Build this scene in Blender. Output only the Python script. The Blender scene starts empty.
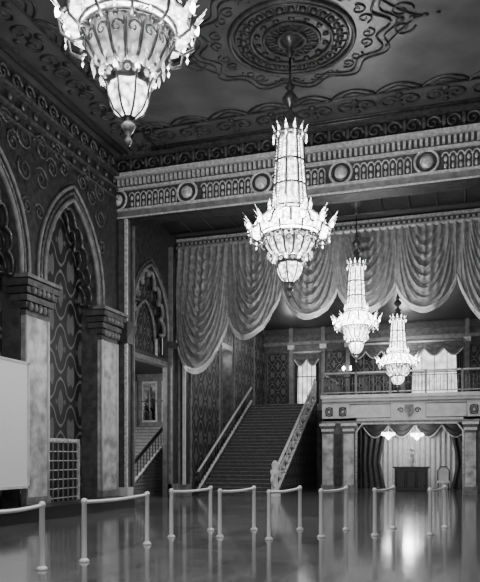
import bpy, math, random
from mathutils import Vector, Matrix
random.seed(4)
PI=math.pi
# ---------------------------------------------------------------- materials
def new_mat(name):
    m=bpy.data.materials.new(name); m.use_nodes=True
    return m,m.node_tree,m.node_tree.nodes["Principled BSDF"]
def mat(name,c,rough=.5,metal=0.0,var=0.0,scale=3.0,bump=0.0,bscale=20.0,spec=.5):
    m,nt,b=new_mat(name)
    b.inputs["Roughness"].default_value=rough
    b.inputs["Metallic"].default_value=metal
    b.inputs["Specular IOR Level"].default_value=spec
    b.inputs["Base Color"].default_value=(c,c,c,1)
    tc=nt.nodes.new("ShaderNodeTexCoord")
    if var>0:
        n=nt.nodes.new("ShaderNodeTexNoise"); n.inputs["Scale"].default_value=scale; n.inputs["Detail"].default_value=6
        nt.links.new(tc.outputs["Object"],n.inputs["Vector"])
        r=nt.nodes.new("ShaderNodeValToRGB")
        lo=max(0,c*(1-var)); hi=min(1,c*(1+var))
        r.color_ramp.elements[0].position=.35; r.color_ramp.elements[1].position=.65
        r.color_ramp.elements[0].color=(lo,lo,lo,1); r.color_ramp.elements[1].color=(hi,hi,hi,1)
        nt.links.new(n.outputs["Fac"],r.inputs["Fac"]); nt.links.new(r.outputs["Color"],b.inputs["Base Color"])
    if bump>0:
        n2=nt.nodes.new("ShaderNodeTexNoise"); n2.inputs["Scale"].default_value=bscale; n2.inputs["Detail"].default_value=4
        nt.links.new(tc.outputs["Object"],n2.inputs["Vector"])
        bp=nt.nodes.new("ShaderNodeBump"); bp.inputs["Strength"].default_value=bump; bp.inputs["Distance"].default_value=.05
        nt.links.new(n2.outputs["Fac"],bp.inputs["Height"]); nt.links.new(bp.outputs["Normal"],b.inputs["Normal"])
    return m
def lattice_mat(name,dark,light,ku=5.2,kv=3.6,rough=.5):
    m,nt,b=new_mat(name); L=nt.links.new
    b.inputs["Roughness"].default_value=rough
    tc=nt.nodes.new("ShaderNodeTexCoord"); s=nt.nodes.new("ShaderNodeSeparateXYZ"); L(tc.outputs["Object"],s.inputs[0])
    def mt(op,a,bb=None):
        n=nt.nodes.new("ShaderNodeMath"); n.operation=op
        for i,q in enumerate((a,bb)):
            if q is None: continue
            if isinstance(q,(int,float)): n.inputs[i].default_value=q
            else: L(q,n.inputs[i])
        return n.outputs[0]
    u=mt("MULTIPLY",mt("ADD",s.outputs[0],s.outputs[1]),ku); v=mt("MULTIPLY",s.outputs[2],kv)
    f=mt("ADD",mt("COSINE",u),mt("COSINE",v))
    f2=mt("ADD",f,mt("MULTIPLY",mt("COSINE",mt("MULTIPLY",v,3)),.18))
    line=mt("LESS_THAN",mt("ABSOLUTE",f2),.15)
    mot=mt("GREATER_THAN",mt("ABSOLUTE",mt("ADD",f,mt("MULTIPLY",mt("COSINE",mt("MULTIPLY",u,4)),.3))),1.35)
    k=mt("MAXIMUM",line,mt("MULTIPLY",mot,.7))
    n=nt.nodes.new("ShaderNodeTexNoise"); n.inputs["Scale"].default_value=9; L(tc.outputs["Object"],n.inputs["Vector"])
    k2=mt("MULTIPLY",k,mt("ADD",n.outputs["Fac"],.35))
    mx=nt.nodes.new("ShaderNodeMix"); mx.data_type='RGBA'
    L(k2,mx.inputs[0]); mx.inputs[6].default_value=(dark,)*3+(1,); mx.inputs[7].default_value=(light,)*3+(1,)
    L(mx.outputs[2],b.inputs["Base Color"])
    return m
def glow_mat(name,lo,hi,scale=14,pos=(.25,.75)):
    m,nt,b=new_mat(name); L=nt.links.new
    b.inputs["Base Color"].default_value=(.6,.6,.6,1); b.inputs["Roughness"].default_value=.25
    tc=nt.nodes.new("ShaderNodeTexCoord"); n=nt.nodes.new("ShaderNodeTexVoronoi"); n.inputs["Scale"].default_value=scale
    L(tc.outputs["Object"],n.inputs["Vector"])
    mr=nt.nodes.new("ShaderNodeMapRange"); mr.inputs[1].default_value=pos[0]; mr.inputs[2].default_value=pos[1]
    mr.inputs[3].default_value=hi; mr.inputs[4].default_value=lo
    L(n.outputs["Distance"],mr.inputs[0]); L(mr.outputs[0],b.inputs["Emission Strength"])
    b.inputs["Emission Color"].default_value=(1,1,1,1)
    return m
def floor_mat():
    m,nt,b=new_mat("polished_marble"); L=nt.links.new
    tc=nt.nodes.new("ShaderNodeTexCoord")
    br=nt.nodes.new("ShaderNodeTexBrick"); br.offset=0; br.inputs["Scale"].default_value=1.0
    br.inputs["Brick Width"].default_value=1.2; br.inputs["Row Height"].default_value=1.2; br.inputs["Mortar Size"].default_value=.012
    br.inputs["Color1"].default_value=(.13,.13,.13,1); br.inputs["Color2"].default_value=(.2,.2,.2,1); br.inputs["Mortar"].default_value=(.03,.03,.03,1)
    L(tc.outputs["Object"],br.inputs["Vector"])
    n=nt.nodes.new("ShaderNodeTexNoise"); n.inputs["Scale"].default_value=1.5; n.inputs["Detail"].default_value=8; n.inputs["Distortion"].default_value=2
    L(tc.outputs["Object"],n.inputs["Vector"])
    mx=nt.nodes.new("ShaderNodeMix"); mx.data_type='RGBA'; mx.blend_type='MULTIPLY'; mx.inputs[0].default_value=.7
    r=nt.nodes.new("ShaderNodeValToRGB"); r.color_ramp.elements[0].position=.35; r.color_ramp.elements[0].color=(.5,.5,.5,1); r.color_ramp.elements[1].position=.65
    L(n.outputs["Fac"],r.inputs["Fac"]); L(br.outputs["Color"],mx.inputs[6]); L(r.outputs["Color"],mx.inputs[7]); L(mx.outputs[2],b.inputs["Base Color"])
    mr=nt.nodes.new("ShaderNodeMapRange"); mr.inputs[3].default_value=.07; mr.inputs[4].default_value=.14
    L(n.outputs["Fac"],mr.inputs[0]); L(mr.outputs[0],b.inputs["Roughness"])
    b.inputs["Specular IOR Level"].default_value=.6
    n3=nt.nodes.new("ShaderNodeTexNoise"); n3.inputs["Scale"].default_value=2.2; L(tc.outputs["Object"],n3.inputs["Vector"])
    bp=nt.nodes.new("ShaderNodeBump"); bp.inputs["Strength"].default_value=.03; bp.inputs["Distance"].default_value=.02
    L(n3.outputs["Fac"],bp.inputs["Height"]); L(bp.outputs["Normal"],b.inputs["Normal"])
    return m
FLOOR=floor_mat()
CEIL=mat("ceiling_lacquer",.1,.32,0,.25,1.2,.15,6)
CEILD=mat("ceiling_relief_dark",.03,.4,0,.4,6)
RELC=mat("ceiling_relief",.06,.4,.2,.5,8)
RELIEF=mat("relief_bronze",.12,.4,.3,.5,8)
WALLD=mat("wall_arabesque_dark",.03,.5,0,.6,5,.5,9)
WALLM=mat("wall_panel_dark",.09,.5,0,.4,4)
LATT=lattice_mat("damask_wall",.014,.2)
LATT2=lattice_mat("damask_panel_fine",.018,.2,9,6)
MARBLE=mat("veined_marble",.5,.3,0,.45,2.5)
STONE=mat("pale_plaster",.68,.55,0,.12,3)
STONEM=mat("grey_plaster",.2,.5,0,.3,4)
GILT=mat("gilt_ornament",.7,.38,.2,.3,10)
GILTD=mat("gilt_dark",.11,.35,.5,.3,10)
CURT=mat("satin_curtain",.3,.36,0,.25,6,.25,30)
FRINGE=mat("fringe",.6,.6,0,.3,30)
DRAPE=mat("pale_drape",.65,.6,0,.1,5)
DRAPED=mat("dark_drape",.05,.6,0,.2,5)
BLACK=mat("black_iron",.02,.4,.4)
WOODD=mat("dark_wood",.02,.3,0,.3,5)
CARPET=mat("stair_carpet",.08,.8,0,.3,12)
HALLST=mat("marble_stair",.25,.5,0,.2,6)
CHROME=mat("bright_metal",.95,.3,0)
ROPE=mat("pale_padded_rail",.95,.4,0)
WHITE=mat("white_board",.95,.5)
BRONZE=mat("chandelier_bronze",.2,.3,.7,.4,12)
GLASS=glow_mat("lit_glass",.6,6,9)
GLASSD=glow_mat("dim_glass",.04,.9,9)
GLASSB=glow_mat("lit_glass_bright",3,16,12)
CRYST=glow_mat("crystal_sparkle",.3,13,16)  # crystals are no lamps; sparkle is painted in as cell-varied emission
CRYSD=glow_mat("crystal_dim",.05,2,14)  # weaker version of the same painted crystal sparkle
BULB=glow_mat("lamp_bulb",20,20,3)
WINLIT=glow_mat("lit_sheer_window",.8,1.8,2)
m_,nt_,MIR_=new_mat("mirror_glass"); MIR_.inputs["Metallic"].default_value=1; MIR_.inputs["Roughness"].default_value=.05; MIR_.inputs["Base Color"].default_value=(.8,.8,.8,1); MIRROR=m_
# ---------------------------------------------------------------- mesh builder
class MB:
    def __init__(s): s.v=[]; s.f=[]; s.m=[]; s.s=[]; s.mats=[]
    def mi(s,m):
        if m not in s.mats: s.mats.append(m)
        return s.mats.index(m)
    def add(s,vs,fs,m,smooth=False):
        o=len(s.v); s.v+= [tuple(p) for p in vs]; k=s.mi(m)
        for f in fs: s.f.append(tuple(i+o for i in f)); s.m.append(k); s.s.append(smooth)
    def box(s,x0,x1,y0,y1,z0,z1,m):
        vs=[(x,y,z) for x in (x0,x1) for y in (y0,y1) for z in (z0,z1)]
        s.add(vs,[(0,1,3,2),(4,6,7,5),(0,4,5,1),(2,3,7,6),(0,2,6,4),(1,5,7,3)],m)
    def quad(s,a,b,c,d,m): s.add([a,b,c,d],[(0,1,2,3)],m)
    def lathe(s,prof,n,m,c=(0,0,0),smooth=True,rib=0,rn=0):
        vs=[];fs=[]
        for r,z in prof:
            for i in range(n):
                a=2*PI*i/n; rr=r*(1+rib*math.cos(rn*a)) if rn else r
                vs.append((c[0]+rr*math.cos(a),c[1]+rr*math.sin(a),c[2]+z))
        for j in range(len(prof)-1):
            for i in range(n):
                k=(i+1)%n; fs.append((j*n+i,j*n+k,(j+1)*n+k,(j+1)*n+i))
        s.add(vs,fs,m,smooth)
    def ball(s,c,r,m,n=8,k=5,sc=(1,1,1)):
        vs=[(c[0],c[1],c[2]-r*sc[2])];fs=[]
        for j in range(1,k):
            p=-PI/2+PI*j/k
            for i in range(n):
                a=2*PI*i/n; vs.append((c[0]+r*sc[0]*math.cos(p)*math.cos(a),c[1]+r*sc[1]*math.cos(p)*math.sin(a),c[2]+r*sc[2]*math.sin(p)))
        vs.append((c[0],c[1],c[2]+r*sc[2])); T=len(vs)-1
        for i in range(n):
            q=(i+1)%n; fs.append((0,1+q,1+i))
            for j in range(k-2): fs.append((1+j*n+i,1+j*n+q,1+(j+1)*n+q,1+(j+1)*n+i))
            fs.append((1+(k-2)*n+i,1+(k-2)*n+q,T))
        s.add(vs,fs,m,True)
    def octa(s,c,r,h,m):
        x,y,z=c
        s.add([(x,y,z-h),(x+r,y,z),(x,y+r,z),(x-r,y,z),(x,y-r,z),(x,y,z+h)],[(0,2,1),(0,3,2),(0,4,3),(0,1,4),(5,1,2),(5,2,3),(5,3,4),(5,4,1)],m)
    def tube(s,pts,r,m,n=5,closed=False,smooth=True):
        P=[Vector(p) for p in pts]; N=len(P)
        if N<2: return
        vs=[];fs=[];prev=None
        for i in range(N):
            if closed: t=P[(i+1)%N]-P[i-1]
            else: t=P[min(i+1,N-1)]-P[max(i-1,0)]
            if t.length<1e-9: t=Vector((0,0,1))
            t.normalize()
            if prev is None:
                a=Vector((0,0,1)) if abs(t.z)<.9 else Vector((1,0,0))
            else: a=prev
            u=a-t*a.dot(t)
            if u.length<1e-6:
                a=Vector((1,0,0)) if abs(t.x)<.9 else Vector((0,1,0)); u=a-t*a.dot(t)
            u.normalize(); w=t.cross(u); prev=u
            rr=r[i] if isinstance(r,(list,tuple)) else r
            for k in range(n):
                q=2*PI*k/n; p=P[i]+(u*math.cos(q)+w*math.sin(q))*rr; vs.append(p)
        M=N if closed else N-1
        for i in range(M):
            j=(i+1)%N
            for k in range(n):
                l=(k+1)%n; fs.append((i*n+k,i*n+l,j*n+l,j*n+k))
        if not closed: fs+= [tuple(range(n))[::-1],tuple((N-1)*n+k for k in range(n))]
        s.add(vs,fs,m,smooth)
    def grid(s,fn,nu,nv,m,smooth=True):
        vs=[fn(i/nu,j/nv) for j in range(nv+1) for i in range(nu+1)]
        fs=[(j*(nu+1)+i,j*(nu+1)+i+1,(j+1)*(nu+1)+i+1,(j+1)*(nu+1)+i) for j in range(nv) for i in range(nu)]
        s.add(vs,fs,m,smooth)
    def mesh(s,name):
        me=bpy.data.meshes.new(name); me.from_pydata(s.v,[],s.f)
        for m in s.mats: me.materials.append(m)
        me.polygons.foreach_set("material_index",s.m); me.polygons.foreach_set("use_smooth",s.s); me.update()
        return me
    def obj(s,name,loc=(0,0,0),scale=(1,1,1)):
        return inst(name,s.mesh(name),loc,scale)
def inst(name,me,loc=(0,0,0),scale=(1,1,1)):
    o=bpy.data.objects.new(name,me); o.location=loc; o.scale=scale
    bpy.context.scene.collection.objects.link(o); return o
CX=-3.7   # room centre line
XL=-11.8; XR=2*CX-XL
Y1=22.5; Y2=28.0; ZC=12.5
def mirror(o,name): return inst(name,o.data,(2*CX,0,0),(-1,1,1))
def spiral(mb,o,a,b,R,turn,r,m,sgn=1,n=18,ph=0):
    o=Vector(o);a=Vector(a);b=Vector(b);pts=[]
    for i in range(n+1):
        t=i/n; q=ph+sgn*turn*2*PI*t; rr=R*(1-.85*t)
        pts.append(o+a*(rr*math.cos(q))+b*(rr*math.sin(q)))
    mb.tube(pts,[r*(1-.5*i/n) for i in range(n+1)],m,4)
# ---------------------------------------------------------------- floor
b=MB(); b.box(-17,10,-6,44,-.3,0,FLOOR); b.obj("floor")
# ---------------------------------------------------------------- ceiling
b=MB()
b.box(XL-.6,XR+.6,-6,Y1,ZC,ZC+.3,CEIL)
def border(P0,P1,inn):
    P0=Vector(P0);P1=Vector(P1);d=(P1-P0);L=d.length;d.normalize();inn=Vector(inn)
    for off,r in ((.35,.06),(.55,.04),(1.75,.04)):
        b.tube([P0+inn*off,P1+inn*off],r,RELC,5)
    n=int(L/1.3);st=L/n
    for i in range(n):
        c=P0+d*(st*(i+.5))
        pts=[]
        for k in range(13):
            t=k/12; pts.append(c+d*(st*(t-.5))+inn*(1.75+.42*math.sin(PI*t)**.7))
        b.tube(pts,.045,RELC,4)
        pts=[c+d*(st*(k/8-.5)*.6)+inn*(1.75+.25*math.sin(PI*k/8)) for k in range(9)]
        b.tube(pts,.03,RELC,4)
        spiral(b,c+inn*1.15-d*.3,d,inn,.34,1.4,.05,RELC,1,16,0)
        spiral(b,c+inn*1.15+d*.3,-d,inn,.34,1.4,.05,RELC,1,16,0)
        b.ball(c+inn*.85,.1,RELC,6,4,(1,1,.5)); b.ball(c+inn*1.5-d*.0,.12,RELC,6,4,(1,1,.5))
border((XL,-5,ZC-.02),(XL,Y1,ZC-.02),(1,0,0))
border((XR,-5,ZC-.02),(XR,Y1,ZC-.02),(-1,0,0))
border((XL+1.5,Y1,ZC-.02),(XR-1.5,Y1,ZC-.02),(0,-1,0))
b.obj("ceiling")
b=MB(); b.box(XL-.6,XR+.6,Y1+.8,Y2,11.25,11.5,CEILD)
for y in (24.2,25.6,27.2): b.tube([(XL,y,11.23),(XR,y,11.23)],.06,RELC,5)
for i in range(16):
    b.tube([(XL+1+i*1,24.2,11.23),(XL+1+i*1,27.2,11.23)],.04,RELC,4)
b.box(XL-.6,XR+.6,Y2+.5,42.6,9.6,9.9,CEILD)
b.obj("ceiling_rear")
b=MB()
def ring(rx,ry,r,m,wob=0,k=0,z=0,n=72,cx=0,cy=0):
    b.tube([(cx+(rx+wob*math.cos(k*2*PI*i/n))*math.cos(2*PI*i/n),cy+(ry+wob*math.cos(k*2*PI*i/n))*math.sin(2*PI*i/n),z) for i in range(n)],r,m,5,True)
for r,t in ((1.6,.07),(1.45,.04),(1.05,.06),(.72,.05),(.35,.06)): ring(r,r,t,RELC)
ring(2.35,2.05,.035,RELC,.16,12,n=144); ring(2.55,2.25,.025,RELC,.16,12,n=144)
for i in range(28):
    a=2*PI*i/28; b.ball((1.25*math.cos(a),1.25*math.sin(a),0),.1,RELC,6,4,(1,1,.6))
    a+=PI/28; b.tube([(1.08*math.cos(a),1.08*math.sin(a),0),(1.42*math.cos(a),1.42*math.sin(a),0)],.02,RELC,4)
for i in range(14):
    a=2*PI*i/14
    p=[(r_*math.cos(a+d_),r_*math.sin(a+d_),-.02) for r_,d_ in ((.4,0),(.55,.16),(.68,.05),(.7,0),(.68,-.05),(.55,-.16))]
    b.tube(p,.025,RELC,4,True)
    b.ball((.9*math.cos(a),.9*math.sin(a),0),.09,RELC,6,4,(1,1,.6))
for i in range(12):
    a=2*PI*(i+.5)/12; d=Vector((math.cos(a),math.sin(a),0)); q=Vector((-d.y,d.x,0))
    spiral(b,d*1.93+q*.2,q,d,.2,1.3,.025,RELC); spiral(b,d*1.93-q*.2,-q,d,.2,1.3,.025,RELC)
for sx in (-1,1):
    for k in range(4):
        x=sx*(2.75+.3*k); b.ball((x,0,0),.1-.015*k,RELC,6,4,(1.2,1,.5))
    spiral(b,(sx*2.8,.35,0),(1,0,0),(0,1,0),.3,1.3,.03,RELC); spiral(b,(sx*2.8,-.35,0),(1,0,0),(0,-1,0),.3,1.3,.03,RELC)
    for sy in (-1,1):
        b.tube([(sx*(2.3+1.0*t),sy*(1.0*(1-t)**1.5),0) for t in [k/10 for k in range(11)]],.03,RELC,4)
med=b.mesh("ceiling_medallion")
inst("ceiling_medallion",med,(CX-.45,17.4,ZC-.02)); inst("ceiling_medallion",med,(CX-.45,8.6,ZC-.02))
# ---------------------------------------------------------------- beams
b=MB()
yf=Y1
b.box(XL-.3,XR+.3,yf,yf+.8,10.3,ZC,WALLD)
b.box(XL,XR,yf-.06,yf,10.3,10.56,STONEM)
b.box(XL,XR,yf-.14,yf,10.56,10.63,GILT)
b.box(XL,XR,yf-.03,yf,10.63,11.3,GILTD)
b.box(XL,XR,yf-.16,yf,11.3,11.38,GILT)
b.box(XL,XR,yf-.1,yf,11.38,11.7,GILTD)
b.box(XL,XR,yf-.3,yf,11.72,11.86,GILT)
b.box(XL,XR,yf-.1,yf,10.3,10.35,GILT)
x=XL+.06
while x<XR:
    b.box(x,x+.08,yf-.2,yf-.1,11.44,11.66,GILT); x+=.17
rx=[CX+2.7*k for k in range(-3,4)]
x=XL+.1; i=0
while x<XR:
    if min(abs(x-q) for q in rx)>.42:
        b.tube([(x+.1*math.cos(PI*t/6),yf-.05,11.08+.12*math.sin(PI*t/6)) for t in range(7)],.022,GILT,4)
        b.ball((x,yf-.04,11.0),.07,GILT,6,4,(.8,.6,1.2))
        b.ball((x,yf-.04,10.78),.065,GILT,6,4,(.8,.6,1.4))
        b.box(x+.105,x+.125,yf-.07,yf-.03,10.64,11.1,GILT)
    x+=.23
for q in rx:
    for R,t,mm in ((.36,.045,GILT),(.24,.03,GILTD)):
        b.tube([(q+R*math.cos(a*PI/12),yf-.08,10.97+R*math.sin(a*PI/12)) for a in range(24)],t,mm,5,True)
    b.ball((q,yf-.06,10.97),.22,GILT,14,8,(1,.6,1))
x=XL+.2
while x<XR:
    spiral(b,(x,yf-.1,12.15),(1,0,0),(0,0,1),.24,1.3,.05,RELIEF,1,14,0)
    b.ball((x+.33,yf-.06,12.2),.12,RELIEF,6,4,(.8,.7,1.9))
    x+=.6
b.box(XL,XR,yf-.35,yf,12.42,12.5,RELIEF)
b.obj("trim_1")
b=MB()
b.box(XL-.3,XR+.3,Y2,Y2+.5,10.4,11.25,WALLD)
b.box(XL,XR,Y2-.12,Y2,11.08,11.2,GILT); b.box(XL,XR,Y2-.06,Y2,10.85,11.05,GILTD); b.box(XL,XR,Y2-.16,Y2,10.72,10.8,STONEM)
x=XL+.05
while x<XR: b.box(x,x+.1,Y2-.1,Y2-.05,10.88,11.02,GILT); x+=.2
b.obj("trim_2")
# ---------------------------------------------------------------- side walls with arches
def arch_pts(w,H,st,n=12):
    R=(w*w+H*H)/(2*w)
    amax=math.asin(min(1,H/R)); 
    L=[(-w,0)]
    for i in range(n+1):
        a=amax*i/n; L.append((-(R*math.cos(a)-(R-w)),st+R*math.sin(a)))
    L[-1]=(0,st+H)
    return L+[(-y,z) for y,z in L[-2::-1]]
def bay(b,X,y0,y1,w,zs,H,st,ztop,depth,mf,mr,mb_,zb=0):
    yc=(y0+y1)/2; P=[(yc+y,zs+z) for y,z in arch_pts(w,H,st)]
    b.quad((X,y0,0),(X,yc-w,0),(X,yc-w,ztop),(X,y0,ztop),mf)
    b.quad((X,yc+w,0),(X,y1,0),(X,y1,ztop),(X,yc+w,ztop),mf)
    for i in range(len(P)-1):
        (a,za),(c,zc)=P[i],P[i+1]
        if abs(a-c)>1e-6: b.quad((X,a,za),(X,c,zc),(X,c,ztop),(X,a,ztop),mf)
        b.quad((X,a,za),(X,c,zc),(X-depth,c,zc),(X-depth,a,za),mr)
    for s in (-1,1):
        b.quad((X,yc+s*w,zb),(X,yc+s*w,zs),(X-depth,yc+s*w,zs),(X-depth,yc+s*w,zb),mr)
    if mb_: b.quad((X-depth,yc-w-.02,zb),(X-depth,yc+w+.02,zb),(X-depth,yc+w+.02,zs+st+H+.1),(X-depth,yc-w-.02,zs+st+H+.1),mb_)
def archivolt(b,X,yc,zs,w,H,st,r,m,n=12):
    b.tube([(X,yc+y,zs+z) for y,z in arch_pts(w,H,st,n)],r,m,6)
def cusped(b,X,yc,zs,w,H,st,r,m,k=4,dep=.28):
    P=[Vector((X,yc+y,zs+z)) for y,z in arch_pts(w,H,st,12)]
    L=[0]
    for i in range(1,len(P)): L.append(L[-1]+(P[i]-P[i-1]).length)
    def at(s):
        for i in range(1,len(P)):
            if s<=L[i]: return P[i-1].lerp(P[i],(s-L[i-1])/(L[i]-L[i-1]+1e-9))
        return P[-1]
    N=2*k; cen=Vector((X,yc,zs+st+.3))
    pts=[]
    for i in range(N):
        a=at(L[-1]*i/N); c=at(L[-1]*(i+1)/N)
        for j in range(9):
            t=j/8; p=a.lerp(c,t); ctr=(cen-p).normalized()
            pts.append(p+ctr*(dep*(1-math.sin(PI*t)**.6)))
    b.tube(pts,r,m,5)
b=MB()
pitch=4.32
YA=21.55          # centre of the last pilaster before the beam
W=1.56
SP=6.7
b.quad((XL,YA,0),(XL,Y1,0),(XL,Y1,ZC),(XL,YA,ZC),WALLD)
for kk in range(6):
    yc=YA-pitch*(kk+.5)
    bay(b,XL,yc-pitch/2,yc+pitch/2,W,SP,2.7,.5,ZC,.6,WALLD,WALLM,LATT)
    archivolt(b,XL+.03,yc,SP,W+.02,2.72,.5,.08,STONEM)
    archivolt(b,XL+.02,yc,SP,W+.2,2.95,.5,.05,RELIEF)
    archivolt(b,XL+.04,yc,SP,W+.38,3.15,.5,.06,STONEM)
    cusped(b,XL-.2,yc,SP,W-.02,2.68,.5,.06,GILTD,5,.26)
    cusped(b,XL-.45,yc,SP,W-.02,2.68,.5,.05,GILTD,5,.4)
    for s in (-1,1):
        for (dy,dz,R) in ((1.75,3.2,.35),(1.2,3.75,.32),(.55,4.0,.28),(1.85,2.2,.25),(1.75,4.1,.4),(.9,4.35,.25)):
            spiral(b,(XL+.02,yc+s*dy,SP+dz),(0,s,0),(0,0,1),R,1.6,.04,RELIEF,1,18,random.random()*3)
    gy0,gy1=yc-1.2,yc+1.2; X=XL-.56
    b.box(X-.02,X,gy0,gy1,0,2.2,BLACK)
    for i in range(9): y=gy0+(gy1-gy0)*i/8; b.box(X,X+.05,y-.018,y+.018,0,2.25,STONEM)
    for i in range(8): z=.08+i*.3; b.box(X,X+.04,gy0,gy1,z-.015,z+.015,GILT)
    b.box(X,X+.08,gy0-.06,gy1+.06,2.2,2.3,GILT)
    b.box(X,X+.08,gy0-.06,gy0+.02,0,2.2,GILT); b.box(X,X+.08,gy1-.02,gy1+.06,0,2.2,GILT)
for k in range(7):
    yc=YA-pitch*k
    y0,y1=yc-.56,yc+.56
    b.box(XL,XL+.16,y0,y1,0.5,5.7,MARBLE)
    b.box(XL,XL+.22,y0-.05,y1+.05,0,.55,STONEM)
    b.tube([(XL+.17,y0+.02,.5),(XL+.17,y0+.02,5.7)],.05,STONE,6); b.tube([(XL+.17,y1-.02,.5),(XL+.17,y1-.02,5.7)],.05,STONE,6)
    for j in range(5):
        e=.06*j; b.box(XL-.3,XL+.16+e,y0-e,y1+e,5.7+.2*j,5.7+.2*j+.17,GILTD if j%2 else WALLM)
    n=5
    for i in range(n):
        y=y0+(y1-y0)*(i+.5)/n
        b.ball((XL+.25,y,5.95),.09,STONEM,6,4,(1,1,1.5)); b.ball((XL+.36,y,6.4),.09,STONEM,6,4,(1,1,1.3))
    b.box(XL,XL+.45,y0-.3,y1+.3,6.7,6.8,STONEM)
b.box(XL,XL+.08,-4,Y1-.06,11.3,11.4,RELIEF); b.box(XL,XL+.2,-4,Y1-.06,11.75,11.85,RELIEF); b.box(XL,XL+.08,-4,Y1-.06,10.95,11.0,RELIEF)
y=2
while y<Y1-.3:
    spiral(b,(XL+.05,y,12.12),(0,1,0),(0,0,1),.24,1.3,.05,RELIEF,1,14,0)
    b.ball((XL+.05,y+.3,11.58),.1,RELIEF,6,4,(.6,1,1.2)); b.ball((XL+.05,y,11.15),.09,RELIEF,6,4,(.6,1,1)); y+=.6
yc=(Y1+Y2)/2
bay(b,XL,Y1,Y2,1.65,6.6,2.4,.4,11.3,.22,WALLD,WALLM,None)
X=XL-.35
b.quad((X,yc-1.9,5.5),(X,yc+1.9,5.5),(X,yc+1.9,9.7),(X,yc-1.9,9.7),LATT2)
b.box(XL-.3,XL+.04,yc-1.65,yc+1.65,5.5,5.7,STONEM); b.box(XL-.3,XL+.02,yc-1.65,yc+1.65,5.72,5.85,GILTD)
archivolt(b,XL+.03,yc,6.6,1.65,2.4,.4,.06,STONEM); archivolt(b,XL+.03,yc,6.6,1.82,2.6,.4,.05,RELIEF)
cusped(b,XL-.1,yc,6.6,1.55,2.35,.4,.09,STONEM,4,.42); archivolt(b,XL-.25,yc,6.5,.9,1.3,.2,.06,STONEM)
for s in (-1,1): b.tube([(XL-.25,yc+s*1.05,5.85),(XL-.25,yc+s*1.05,6.6)],.07,MARBLE,6)
b.tube([(XL-.3,yc-1.4,7.9),(XL-.3,yc+1.4,7.9)],.05,GILTD,5)
for s in (-1,1):
    b.box(XL,XL+.1,yc+s*2.2-.35,yc+s*2.2+.35,.5,10.3,WALLD)
    for e in (-.4,.4): b.box(XL,XL+.17,yc+s*2.2+e-.05,yc+s*2.2+e+.05,0,10.6,STONEM)
    b.box(XL,XL+.18,yc+s*2.2-.45,yc+s*2.2+.45,0,.55,STONEM)
    b.box(XL,XL+.2,yc+s*2.2-.48,yc+s*2.2+.48,6.3,6.6,GILTD)
b.box(XL,XL+.3,Y1+.02,Y1+.35,0,10.3,WALLM); b.box(XL+.25,XL+.35,Y1-.02,Y1+.08,0,10.3,GILT)
b.box(XL,XL+.35,Y2-.08,Y2+.4,0,10.7,WALLD); b.box(XL+.28,XL+.4,Y2-.12,Y2,0,10.7,STONE); b.box(XL+.02,XL+.1,Y2-.12,Y2,0,10.7,STONEM)
b.box(XL,XL+.4,Y1-.05,Y1+.4,0,.6,STONE); b.box(XL,XL+.5,Y2-.15,Y2+.4,0,.5,STONEM)
b.box(XL,XL+.4,Y1-.08,Y1+.4,5.8,6.6,GILTD)
wl=b.obj("wall_left"); mirror(wl,"wall_right")
b=MB()
b.box(XL+.3,XL+1.2,8,21.4,0,.3,WOODD); b.box(XL+.27,XL+1.25,8,21.4,.3,.36,WOODD)
b.obj("low_bench")
# ---------------------------------------------------------------- side hall beyond opening
b=MB()
b.box(-16.2,-16,21,33,0,6,STONEM); b.box(-16,-12.5,32.6,32.8,0,6,STONEM); b.box(-16,-12.5,21,21.2,0,6,STONEM); b.box(-16.2,-12.5,21,33,6,6.2,WALLM)
for i in range(20):
    b.box(-15.6,-13.0,25.2+.3*i,32.5,.16*i,.16*(i+1)-.02,HALLST); b.box(-15.6,-13.0,25.2+.3*i,25.48+.3*i,.16*(i+1)-.025,.16*(i+1)+.005,CARPET)
b.tube([(-12.95,24.9,.95),(-12.95,25.2,1.0),(-12.95,31.2,4.2)],.08,WOODD,6)
b.tube([(-12.95,25.2,.2),(-12.95,31.2,3.4)],.06,STONE,6)
for i in range(21): y=25.2+.3*i; b.tube([(-12.95,y,.16*i),(-12.95,y,1.0+.16*i)],.022,BLACK,4)
b.lathe([(.14,0),(.1,.15),(.08,.9),(.13,1.0),(.1,1.15),(0,1.2)],10,WOODD,(-12.95,24.9,0))
b.tube([(-15.8,25.0,1.0),(-15.8,31.2,4.3)],.06,WOODD,6)
for x0 in (-15.7,-14.6,-13.5):
    b.box(x0,x0+.85,32.55,32.6,3.5,5.6,STONE); b.box(x0+.08,x0+.77,32.5,32.56,3.6,5.5,MIRROR)
    b.box(x0,x0+.85,32.48,32.56,4.55,4.6,WOODD)
for y in (24.0,25.8,27.6,29.4,31.0):
    b.box(-16,-15.95,y,y+1.5,2.4,5.6,STONE); b.box(-15.95,-15.92,y+.12,y+1.38,2.5,5.5,MIRROR); b.box(-15.95,-15.9,y+.1,y+1.3,4.1,4.16,WOODD)
b.obj("side_hall_staircase")
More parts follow.
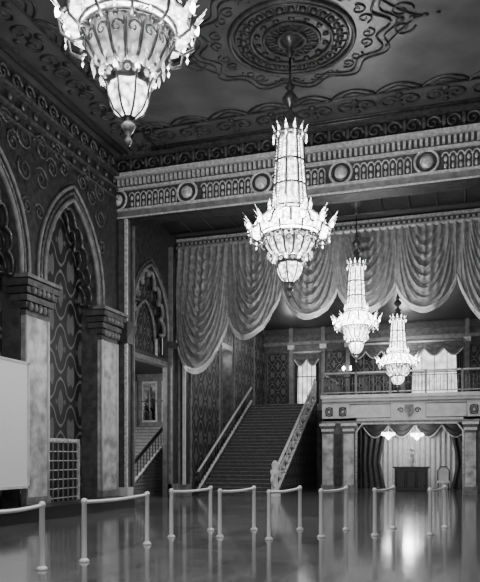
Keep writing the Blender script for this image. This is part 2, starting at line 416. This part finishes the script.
# ---------------------------------------------------------------- stair hall wall (left) with lit niche
b=MB()
XS=-11.6
b.box(XS-.3,XS,Y2+.5,33.2,0,9.6,LATT); b.box(XS-.3,XS,34.9,41.4,0,9.6,LATT)
b.box(XS-.3,XS,33.2,34.9,0,2.9,LATT); b.box(XS-.3,XS,33.2,34.9,7.4,9.6,LATT)
b.box(XS-.9,XS-.8,33.0,35.1,2.7,7.6,STONEM)
for y in (33.2,34.9): b.box(XS-.9,XS+.06,y-.1,y+.1,2.9,7.4,WALLM)
b.box(XS-.9,XS+.06,33.1,35,7.3,7.55,GILTD); b.box(XS-.9,XS+.06,33.1,35,2.75,2.95,STONEM)
b.lathe([(.12,0),(.1,.2),(.1,2.6),(.16,2.9)],10,STONE,(XS-.5,34.05,3.0)); b.ball((XS-.5,34.05,6.2),.3,STONE,10,6)
for y in (29,32.9,35.3,39): b.box(XS,XS+.06,y-.06,y+.06,0,9.6,STONEM)
sl=b.obj("wall_stair_hall"); mirror(sl,"wall_stair_hall_right")
# ---------------------------------------------------------------- grand staircase
b=MB(); SX0,SX1=-11.45,-7.75; SY=29.3; n=27; RI=4.65/n; RU=.31
for i in range(n):
    x0,x1=SX0+.22,SX1
    b.box(x0,x1,SY+RU*i,SY+RU*n,RI*i,RI*(i+1),CARPET)
    b.box(x0,x1,SY+RU*i-.03,SY+RU*i+.02,RI*(i+1)-.03,RI*(i+1)+.004,STONEM)
SYE=SY+RU*n
def st(y): return max(0,(y-SY)/RU*RI)
for xa,xb in ((SX0,SX0+.22),(SX1,SX1+.22)):
    for j in range(n):
        ya=SY+RU*j; z0=st(ya)+.22; z1=st(ya+RU)+.22
        b.add([(xa,ya,0),(xb,ya,0),(xb,ya,z0),(xa,ya,z0),(xa,ya+RU,0),(xb,ya+RU,0),(xb,ya+RU,z1),(xa,ya+RU,z1)],
          [(0,1,2,3),(4,7,6,5),(1,5,6,2),(0,3,7,4),(3,2,6,7)],LATT2)
    b.tube([((xa+xb)/2,SY,st(SY)+.24),((xa+xb)/2,SYE,st(SYE)+.24)],.08,STONE,6)
xm=SX1+.11
b.tube([(xm,SY-.5,1.0),(xm,SY-.15,1.1),(xm,SY+.3,1.4),(xm,SYE,st(SYE)+1.2)],.07,STONE,8)
b.tube([(xm,SY+.3,1.27),(xm,SYE,st(SYE)+1.05)],.03,BLACK,6)
j=0; y=SY+.3
while y<SYE-.2:
    z=st(y)+.7; sgn=1 if j%2 else -1
    d=Vector((0,RU,RI)).normalized(); up=Vector((0,-d.z,d.y))
    for xx in (xm-.04,xm+.05):
        o=Vector((xx,y,z))
        spiral(b,o+up*.12,d,up,.24,1.3,.045,GILT,sgn); spiral(b,o-up*.16+d*.2,-d,up,.18,1.2,.04,GILT,-sgn)
    b.tube([Vector((xm,y,z))-up*.4+d*.36,Vector((xm,y,z))+up*.42+d*.36],.04,STONE,5)
    y+=.62; j+=1
b.lathe([(.26,0),(.26,.2),(.17,.3),(.13,.8),(.2,.95),(.22,1.1),(.12,1.2),(.16,1.35),(.1,1.5),(0,1.56)],12,STONE,(xm,SY-.35,0))
spiral(b,(xm-.0,SY-.5,.62),(0,-1,0),(0,0,1),.4,1.5,.07,STONE)
b.lathe([(.1,0),(.1,1.0),(.1,1.2),(.05,1.35),(0,1.45)],10,STONE,(xm,SYE-.12,4.65))
b.tube([(SX0+.12,SY,1.05),(SX0+.12,SYE,4.65+1.0)],.06,STONE,6)
y=SY
while y<SYE: b.tube([(SX0+.12,y,st(y)+.24),(SX0+.12,y,st(y)+1.0)],.02,GILTD,4); y+=.31
b.obj("grand_staircase")
# ---------------------------------------------------------------- upper floor & balcony
BX=-6.35; BY=33.0
b=MB()
b.box(XS,XR,SYE+.02,41.4,4.3,4.65,STONEM); b.obj("floor_upper")
b=MB(); b.box(XS,BX,SYE+.05,SYE+.35,0,4.28,WALLD); b.obj("wall_stair_back")
b=MB()
b.box(BX,XR,BY+.02,SYE,4.3,4.65,STONEM)
OX0,OX1=-4.7,.15
b.box(BX,OX0,BY,BY+.4,0,3.55,WALLM); b.box(OX1,XR,BY,BY+.4,0,3.55,WALLM)
b.box(BX,XR,BY,BY+.4,3.3,4.65,STONE)
b.box(BX,BX+.3,BY+.4,SYE,0,4.3,LATT2)
b.box(BX-.05,XR,BY-.12,BY,4.5,4.66,STONE); b.box(BX-.02,XR,BY-.08,BY,3.32,3.42,STONEM); b.box(BX-.02,XR,BY-.1,BY,4.3,4.36,STONEM)
for cx in (-6.0,-5.35,.6,1.3):
    for t_ in (.17,.09): b.tube([(cx+t_*math.cos(a*PI/8),BY-.04,3.87+t_*1.2*math.sin(a*PI/8)) for a in range(16)],.03,RELIEF,4,True)
    for k in range(4):
        a=PI/4+k*PI/2; b.ball((cx+.18*math.cos(a),BY-.03,3.87+.22*math.sin(a)),.06,RELIEF,6,4)
cx=-2.25
b.add([(cx-.2,BY-.06,4.15),(cx+.2,BY-.06,4.15),(cx+.22,BY-.06,3.85),(cx,BY-.1,3.55),(cx-.22,BY-.06,3.85)],[(0,4,3,2,1)],RELIEF)
for s in (-1,1):
    spiral(b,(cx+s*.38,BY-.05,3.88),(s,0,0),(0,0,1),.14,1.3,.03,RELIEF)
for (a,c) in ((-5.0,-3.1),(-1.5,.3)):
    b.tube([(a,BY-.02,3.55),(c,BY-.02,3.55),(c,BY-.02,4.2),(a,BY-.02,4.2)],.02,STONEM,4,True)
for cx,wd in ((-6.05,.26),(-5.05,.24),(.45,.24),(1.5,.26)):
    b.box(cx-wd,cx+wd,BY-.16,BY,.35,2.8,MARBLE); b.box(cx-wd-.06,cx+wd+.06,BY-.22,BY,0,.36,STONEM)
    for k in range(4): b.box(cx-wd-.04*k,cx+wd+.04*k,BY-.16-.04*k,BY,2.8+.13*k,2.8+.13*k+.11,GILT if k%2 else GILTD)
b.box(-5.75,-5.4,BY-.03,BY,.3,2.8,WALLD)
b.tube([(OX0,BY-.03,0),(OX0,BY-.03,2.9),(OX0+.3,BY-.03,3.28),(OX1-.3,BY-.03,3.28),(OX1,BY-.03,2.9),(OX1,BY-.03,0)],.06,GILT,5)
b.obj("wall_balcony_front")
def rail(P0,P1):
    P0=Vector(P0);P1=Vector(P1);d=P1-P0;L=d.length;d.normalize();Z=Vector((0,0,1))
    b.tube([P0+Z*1.05,P1+Z*1.05],.05,STONE,6); b.tube([P0+Z*.12,P1+Z*.12],.03,STONE,5); b.tube([P0+Z*.85,P1+Z*.85],.02,GILTD,4)
    n=int(L/.16)
    for i in range(n+1):
        p=P0+d*(L*i/n); b.tube([p+Z*.1,p+Z*.85],.014,STONEM,4)
        if i%2==0 and i<n: spiral(b,p+d*.16+Z*.48,d,Z,.11,1,.014,STONEM,1,8)
        if i%10==0: b.box(p.x-.05,p.x+.05,p.y-.05,p.y+.05,p.z,p.z+1.1,STONEM)
b=MB(); rail((BX,BY+.1,4.67),(XR-.1,BY+.1,4.67)); rail((BX,BY+.2,4.67),(BX,SYE,4.67)); b.obj("balcony_railing")
b=MB(); rail((SX1+.5,SYE+.2,4.67),(BX-.12,SYE+.2,4.67)); b.obj("landing_railing")
b=MB()
YB=41.5
b.box(XS-.3,XR,YB,YB+.3,4.3,9.6,WALLM)
for x in (-9.9,-7.9,-6.4,-3.2,.4,2.8): b.box(x-.12,x+.12,YB-.15,YB,4.65,9.6,STONEM); b.box(x-.2,x+.2,YB-.2,YB,8.3,8.55,GILT)
for (x0,x1) in ((-11.4,-10.1),(-7.7,-6.6),(.6,2.6)):
    b.box(x0,x1,YB-.03,YB,5.0,8.1,LATT2); b.tube([(x0,YB-.05,5.0),(x1,YB-.05,5.0),(x1,YB-.05,8.1),(x0,YB-.05,8.1)],.04,STONEM,4,True)
b.box(XS,XR,YB-.2,YB,8.55,8.75,STONEM); b.box(XS,XR,YB-.12,YB,9.2,9.5,GILTD)
b.obj("wall_back")
b=MB(); b.box(BX,XR,38.6,38.9,0,4.28,WALLM); b.obj("wall_foyer")
def swag_drape(name,x0,x1,y,z0,z1,lit,ns=3):
    b=MB()
    b.box(x0+.15,x1-.15,y+.12,y+.16,z0,z1,lit)
    w=x1-x0
    for k in range(5): xx=x0+.2+(w-.4)*k/4; b.box(xx-.02,xx+.02,y+.08,y+.12,z0,z1,STONEM)
    b.box(x0+.15,x1-.15,y+.07,y+.12,z0+1.9,z0+1.96,STONEM)
    for s in (-1,1):
        xe=x0 if s<0 else x1
        b.grid(lambda u,v:(xe-s*(u*w*(.1+.04*v)),y+.05*math.sin(u*22),z0+(z1-z0)*v),24,6,DRAPED)
    n=ns
    for i in range(n):
        a=x0+w*i/n
        b.grid(lambda u,v:(a+w/n*u,y-.06-.05*math.sin(v*16)*math.sin(PI*u),z1-v*(.4+.4*math.sin(PI*u))),14,14,WALLM)
        b.tube([(a+w/n*k/10,y-.1,z1-(.4+.4*math.sin(PI*k/10))) for k in range(11)],.04,FRINGE,5)
    b.tube([(x0-.1,y-.05,z1+.05),(x1+.1,y-.05,z1+.05)],.06,GILT,6)
    b.obj(name)
swag_drape("draped_window",-3.0,.2,41.1,4.66,8.3,WINLIT)
swag_drape("draped_window",-6.2,-3.5,41.1,4.66,8.3,LATT2)
swag_drape("draped_doorway",-9.6,-8.1,41.1,4.66,8.0,WINLIT,2)
b=MB()
b.grid(lambda u,v:(-4.4+4.6*u,38.3+.07*math.sin(u*110),.02+3.3*v),180,4,DRAPE)
for i in range(4):
    a=-5.1+1.4*i
    b.grid(lambda u,v:(a+1.4*u,38.1-.1*math.sin(PI*u)-.05*math.sin(v*18),3.85-v*(.45+.65*math.sin(PI*u))),14,14,DRAPED)
    b.tube([(a+1.4*k/10,38.02,3.85-(.45+.65*math.sin(PI*k/10))) for k in range(11)],.04,GILT,5)
for s in (-1,1):
    xe=-5.2 if s<0 else .9
    b.grid(lambda u,v:(xe-s*u*1.5*(.7+.5*abs(v-.4)),38.1+.06*math.sin(u*26),.02+3.6*v),30,8,DRAPED)
b.obj("foyer_curtain")
b=MB()
b.box(-3.1,-1.5,35.0,35.8,0.08,1.15,WOODD); b.box(-3.18,-1.42,34.94,35.86,1.15,1.22,WOODD); b.box(-3.05,-1.55,35.04,35.76,0,.08,BLACK)
for k in range(3): x=-3.0+.5*k; b.tube([(x,34.98,.2),(x+.4,34.98,.2),(x+.4,34.98,1.0),(x,34.98,1.0)],.02,GILTD,4,True)
b.obj("reception_desk")
b=MB()
b.lathe([(0,0),(.12,.0),(.07,.08),(.15,.25),(.12,.4),(.07,.5)],12,WHITE)
for k in range(22):
    a=random.random()*6.28; r=random.random()*.2; b.ball((r*math.cos(a),r*math.sin(a),.55+random.random()*.35),.06,WHITE,6,4)
b.obj("flower_vase",(-2.3,35.4,1.22))
b=MB()
b.box(-.3,.3,-.28,.28,.4,.5,WHITE)
for x in (-.26,.26):
    for y in (-.24,.24): b.tube([(x,y,0),(x*.95,y*.95,.42)],.025,WOODD,6)
b.tube([(-.28,.26,.45),(-.28,.3,1.0),(-.15,.32,1.2),(.15,.32,1.2),(.28,.3,1.0),(.28,.26,.45)],.03,WOODD,6)
b.grid(lambda u,v:(-.26+.52*u,.29+.03*math.sin(PI*u),.5+v*(.5+.18*math.sin(PI*u))),8,6,STONE)
b.obj("side_chair",(-.8,36.3,0))
b=MB()
b.tube([(0,0,0),(0,0,1.35)],.02,BRONZE,5)
b.lathe([(.05,0),(.2,.04),(.27,.14),(.2,.22),(.05,.24)],14,GLASSB,(0,0,-.25)); b.lathe([(0,-.4),(.1,-.3),(.13,-.22)],10,BULB)
for k in range(10):
    a=k*PI/5; b.octa((.3*math.cos(a),.3*math.sin(a),-.1),.05,.1,CRYST)
sm=b.mesh("ceiling_pendant")
inst("ceiling_pendant",sm,(-3.4,35.0,2.95)); inst("ceiling_pendant",sm,(-2.1,36.5,2.95))
b=MB(); b.box(-.08,.08,-.02,.05,-.4,.3,BRONZE)
for s in (-1,1):
    b.tube([(0,0,-.1),(s*.15,-.1,-.15),(s*.22,-.12,0)],.02,BRONZE,5); b.ball((s*.22,-.12,.1),.09,BULB,8,6,(1,1,1.5))
sc=b.mesh("wall_sconce")
inst("wall_sconce",sc,(-6.4,41.28,6.9)); inst("wall_sconce",sc,(-3.2,41.28,6.9))
# ---------------------------------------------------------------- valance curtain
b=MB()
NX=[-11.7,-9.3,-7.0,-4.7,-2.4,-.1,2.2,4.25]
NZ=[6.7,7.55,8.65,8.5,8.5,8.65,7.55,6.7]
LZ=[5.4,6.75,7.35,7.45,7.35,6.75,5.4]
TOP=10.72
for i in range(7):
    x0,x1=NX[i],NX[i+1]; z0,z1=NZ[i],NZ[i+1]; sag=(z0+z1)/2-LZ[i]
    def zb(u): return z0+(z1-z0)*u-sag*(max(0,4*u*(1-u)))**.8
    ph=random.random()*6; tilt=(z1-z0)*.5
    def S(u,v,x0=x0,x1=x1,ph=ph,zb=zb,tilt=tilt,sag=sag):
        z=TOP+(zb(u)-TOP)*v
        k=sag*(1+2.2*(1-v))+.4
        c=(TOP-z)+k*(2*u-1)**2+tilt*(2*u-1)
        sw=math.sin(PI*u)**.35 if 0<u<1 else 0
        g=.085*math.sin(u*2*PI*8+ph+2.2*math.sin(2.2*v+ph))*(1-v)**1.1
        amp=(.45+.55*math.sin(1.7*c+ph+3*u))
        h=.14*math.sin(2*PI*c/.42+1.3*math.sin(5*u+ph))*min(1,.15+v*1.5)*sw*(.5+.5*abs(amp))
        h2=.03*math.sin(2*PI*c/.17+ph+4*u)*min(1,v*1.5)*sw
        y=Y2-.36-(.4*math.sin(PI*u)*v)-g-h-h2
        return (x0+(x1-x0)*u,y,z)
    b.grid(S,90,120,CURT)
    def F(u,v,S=S):
        p=S(u,1.0); return (p[0],p[1]-.03-.02*math.sin(u*200),p[2]-.2*v+.04)
    b.grid(F,100,2,FRINGE)
    b.tube([ (lambda p:(p[0],p[1]-.05,p[2]+.04))(S(k/30,1.0)) for k in range(31)],.045,STONE,5)
b.tube([(NX[0],Y2-.35,TOP+.02),(NX[-1],Y2-.35,TOP+.02)],.09,GILT,6)
b.obj("valance_curtain")
# ---------------------------------------------------------------- chandeliers
def chandelier(name,loc,scale,ztop,wid=1.0,bowl=GLASS):
    b=MB()
    b.lathe([(0,0),(.03,.02),(.055,.09),(.02,.15),(.07,.21),(.11,.29),(.05,.36),(.1,.4)],10,BRONZE)
    b.lathe([(.08,.4),(.19,.47),(.27,.62),(.29,.75),(.25,.86)],24,GLASS,rib=.06,rn=8)
    for k in range(8):
        a=2*PI*k/8
        b.tube([(r*math.cos(a),r*math.sin(a),z) for r,z in ((.09,.38),(.22,.48),(.3,.64),(.33,.8),(.4,.9))],.018,BRONZE,4)
        b.ball((.4*math.cos(a),.4*math.sin(a),.93),.04,CRYST,6,4)
    b.lathe([(.25,.84),(.34,.9),(.3,.97),(.36,1.0)],20,BRONZE)
    for k in range(14):
        a=2*PI*k/14; b.ball((.38*math.cos(a),.38*math.sin(a),1.02),.055,CRYSD,6,4)
        b.ball((.33*math.cos(a+.2),.33*math.sin(a+.2),.93),.045,CRYSD,6,4)
    b.lathe([(.34,1.02),(.46,1.1),(.58,1.3),(.63,1.5)],32,bowl,rib=.03,rn=16)
    for k in range(16):
        a=2*PI*k/16
        b.tube([(r*math.cos(a),r*math.sin(a),z) for r,z in ((.36,1.02),(.48,1.1),(.6,1.3),(.66,1.5))],.028,BRONZE,4)
        spiral(b,(.6*math.cos(a+.2),.6*math.sin(a+.2),1.32),(-math.sin(a+.2),math.cos(a+.2),0),(0,0,1),.1,1.2,.02,BRONZE,1,10)
        a+=PI/16; b.octa((.52*math.cos(a),.52*math.sin(a),1.06),.03,.1,CRYSD); b.ball((.66*math.cos(a),.66*math.sin(a),1.46),.05,BRONZE,6,4)
    for r,z in ((.67,1.5),(.7,1.6)): b.tube([(r*math.cos(a*PI/16),r*math.sin(a*PI/16),z) for a in range(32)],.035,BRONZE,5,True)
    b.lathe([(.7,1.6),(.86,1.56),(.88,1.66),(.78,1.86),(.6,2.02),(.42,2.1)],48,GLASSB if bowl is GLASS else GLASS,rib=.05,rn=12)
    for k in range(12):
        a=2*PI*k/12; c,s=math.cos(a),math.sin(a)
        b.tube([(r*c,r*s,z) for r,z in ((.64,1.42),(.8,1.36),(.96,1.45),(1.0,1.62),(.93,1.72))],.024,BRONZE,5)
        b.ball((1.0*c,1.0*s,1.72),.05,BULB,6,4,(1,1,1.6))
        for d in (-.6,-.4,-.2,0,.2,.4,.6):
            L=.5-.25*abs(d); q=a+d*.12
            dr=(math.cos(a+d*1.3),math.sin(a+d*1.3))
            p0=Vector((.86*c,.86*s,1.62)); p1=p0+Vector((dr[0]*L*.6,dr[1]*L*.6,L*.85-abs(d)*.35)); pm=(p0+p1)/2
            sd=Vector((-dr[1],dr[0],0))*.035
            b.add([p0,pm+sd,p1,pm-sd+Vector((0,0,.03))],[(0,1,2),(0,2,3)],CRYST if abs(d)<.3 else CRYSD)
        a2=a+PI/12
        b.tube([(r*math.cos(a2),r*math.sin(a2),z) for r,z in ((.44,2.1),(.62,2.05),(.8,1.88),(.9,1.66),(1.0,1.6))],.03,BRONZE,4)
        for z in (1.5,1.4): b.octa((.93*math.cos(a2),.93*math.sin(a2),z),.025,.05,CRYST)
    b.lathe([(.27,2.1),(.25,2.9),(.2,3.95)],12,GLASS,smooth=False)
    b.lathe([(.1,2.1),(.1,3.9)],8,BULB)
    for z,r in ((2.1,.44),(2.2,.42),(2.75,.38),(3.35,.34),(3.95,.3),(4.02,.36)):
        b.tube([(r*math.cos(a*PI/12),r*math.sin(a*PI/12),z) for a in range(24)],.032,BRONZE,5,True)
    for k in range(8):
        a=2*PI*k/8; b.tube([(.42*math.cos(a),.42*math.sin(a),2.1),(.3*math.cos(a),.3*math.sin(a),4.0)],.028,BRONZE,4)
    for k in range(16):
        a=2*PI*(k+.5)/16
        for j in range(26):
            t=j/25; r=.41-.13*t; b.octa((r*math.cos(a),r*math.sin(a),2.16+1.8*t),.022,.035,CRYST)
    for k in range(12):
        a=2*PI*k/12; c,s=math.cos(a),math.sin(a)
        b.add([(.34*c-.05*s,.34*s+.05*c,4.02),(.34*c+.05*s,.34*s-.05*c,4.02),(.44*c,.44*s,4.24)],[(0,1,2)],CRYST)
        b.octa((.4*c,.4*s,3.92),.025,.08,CRYST)
        b.octa((.5*c,.5*s,2.28),.04,.16,CRYST)
    b.lathe([(.32,4.02),(.3,4.15),(.18,4.3),(.1,4.42),(.16,4.52),(.06,4.62),(.05,4.72),(.17,4.82),(.19,4.92),(.1,5.05),(.05,5.12),(.12,5.2),(.05,5.3),(.03,5.4)],16,BRONZE)
    zt=(ztop-loc[2])/scale
    if zt>5.4:
        b.tube([(0,0,5.3),(0,0,zt-.1)],.028,BLACK,6)
        b.lathe([(.03,zt-.45),(.1,zt-.3),(.06,zt-.22),(.25,zt-.05),(.28,zt-.005)],14,BRONZE)
    else:
        b.lathe([(.2,zt-.05),(.2,zt-.005)],12,BRONZE)
    b.obj(name,loc,(scale*wid,scale*wid,scale))
chandelier("chandelier",(CX-.63,8.55,5.95),1.0,ZC,.94,GLASSD)
chandelier("chandelier",(CX-.49,17.4,5.8),1.05,ZC,1.04)
chandelier("chandelier",(-3.72,26.1,5.22),.92,11.25,.93)
chandelier("chandelier",(-2.64,31.5,4.6),.81,9.6,1.12)
# ---------------------------------------------------------------- barriers
units=[((-5.95,7.6),(-6.0,9.0)),((-5.81,9.9),(-5.79,12.22)),((-5.82,13.47),(-5.5,15.0)),((-4.84,13.78),(-4.58,15.44)),((-3.74,13.7),(-3.56,15.77)),
 ((-2.8,14.43),(-2.53,16.1)),((-1.75,15.08),(-1.51,16.73)),((-.62,15.65),(-.34,17.3))]
for (p,q) in units:
    b=MB()
    for (x,y) in (p,q):
        b.lathe([(0,0),(.085,0),(.085,.02),(.07,.04),(.045,.06)],16,CHROME,(x,y,0))
        b.lathe([(.045,.06),(.042,.95),(.052,.96),(.052,1.0),(.03,1.03),(0,1.035)],10,CHROME,(x,y,0))
    P=Vector((p[0],p[1],.97));Q=Vector((q[0],q[1],.97)); pts=[]
    for k in range(11):
        t=k/10; v=P.lerp(Q,t); v.z-=.025*math.sin(PI*t); pts.append(v)
    b.tube(pts,.03,ROPE,8)
    b.obj("stanchion_barrier")
b=MB()
b.box(-11.45,-11.4,14.5,16.4,.9,4.25,WHITE)
for z in (.84,4.25): b.box(-11.47,-11.37,14.44,16.46,z,z+.07,STONE)
for y in (14.44,16.4): b.box(-11.47,-11.37,y,y+.06,.84,4.32,STONE)
for y in (14.9,16.1): b.tube([(-11.43,y,0.36),(-11.43,y,.9)],.04,BLACK,6)
b.obj("poster_board")
# ---------------------------------------------------------------- lights
def pt(loc,e,r=.3):
    l=bpy.data.lights.new("lamp_and_fill","POINT"); l.energy=e; l.shadow_soft_size=r
    o=bpy.data.objects.new("lamp_and_fill_light",l); o.location=loc; bpy.context.scene.collection.objects.link(o)
pt((CX-.63,8.55,7.0),1300,1.0)
pt((CX-.49,17.4,7.2),2600,1.0)
pt((-3.72,25.6,6.4),900,.9)
pt((-2.64,31.3,6.2),350,.9)
pt((-2.5,36.6,2.9),150,.3)
pt((-3,39.5,8.3),200,.3)  # added fill light for the upper hall, no fixture modelled
pt((-9.2,38.8,8.3),100,.3)  # second added fill, near the stair landing, without a fixture
pt((-14.3,24.5,5.2),500,.3)  # light added to brighten the side hall, no lamp there
pt((-9.4,31,8.6),140,.5)  # added fill that lifts the stair hall wall, no lamp there
pt((-11.9,34.05,6.9),25,.1)
w=bpy.data.worlds.new("World"); bpy.context.scene.world=w; w.use_nodes=True
bg=w.node_tree.nodes["Background"]; bg.inputs[0].default_value=(1,1,1,1); bg.inputs[1].default_value=.8
# ---------------------------------------------------------------- camera
cam=bpy.data.cameras.new("camera"); co=bpy.data.objects.new("camera",cam); bpy.context.scene.collection.objects.link(co)
cam.sensor_fit='HORIZONTAL'; cam.sensor_width=36; cam.lens=36*690/480
cam.shift_y=166/480; cam.clip_end=200
co.location=(0,0,1.7); co.rotation_euler=(PI/2,0,math.radians(17.68))
bpy.context.scene.camera=co
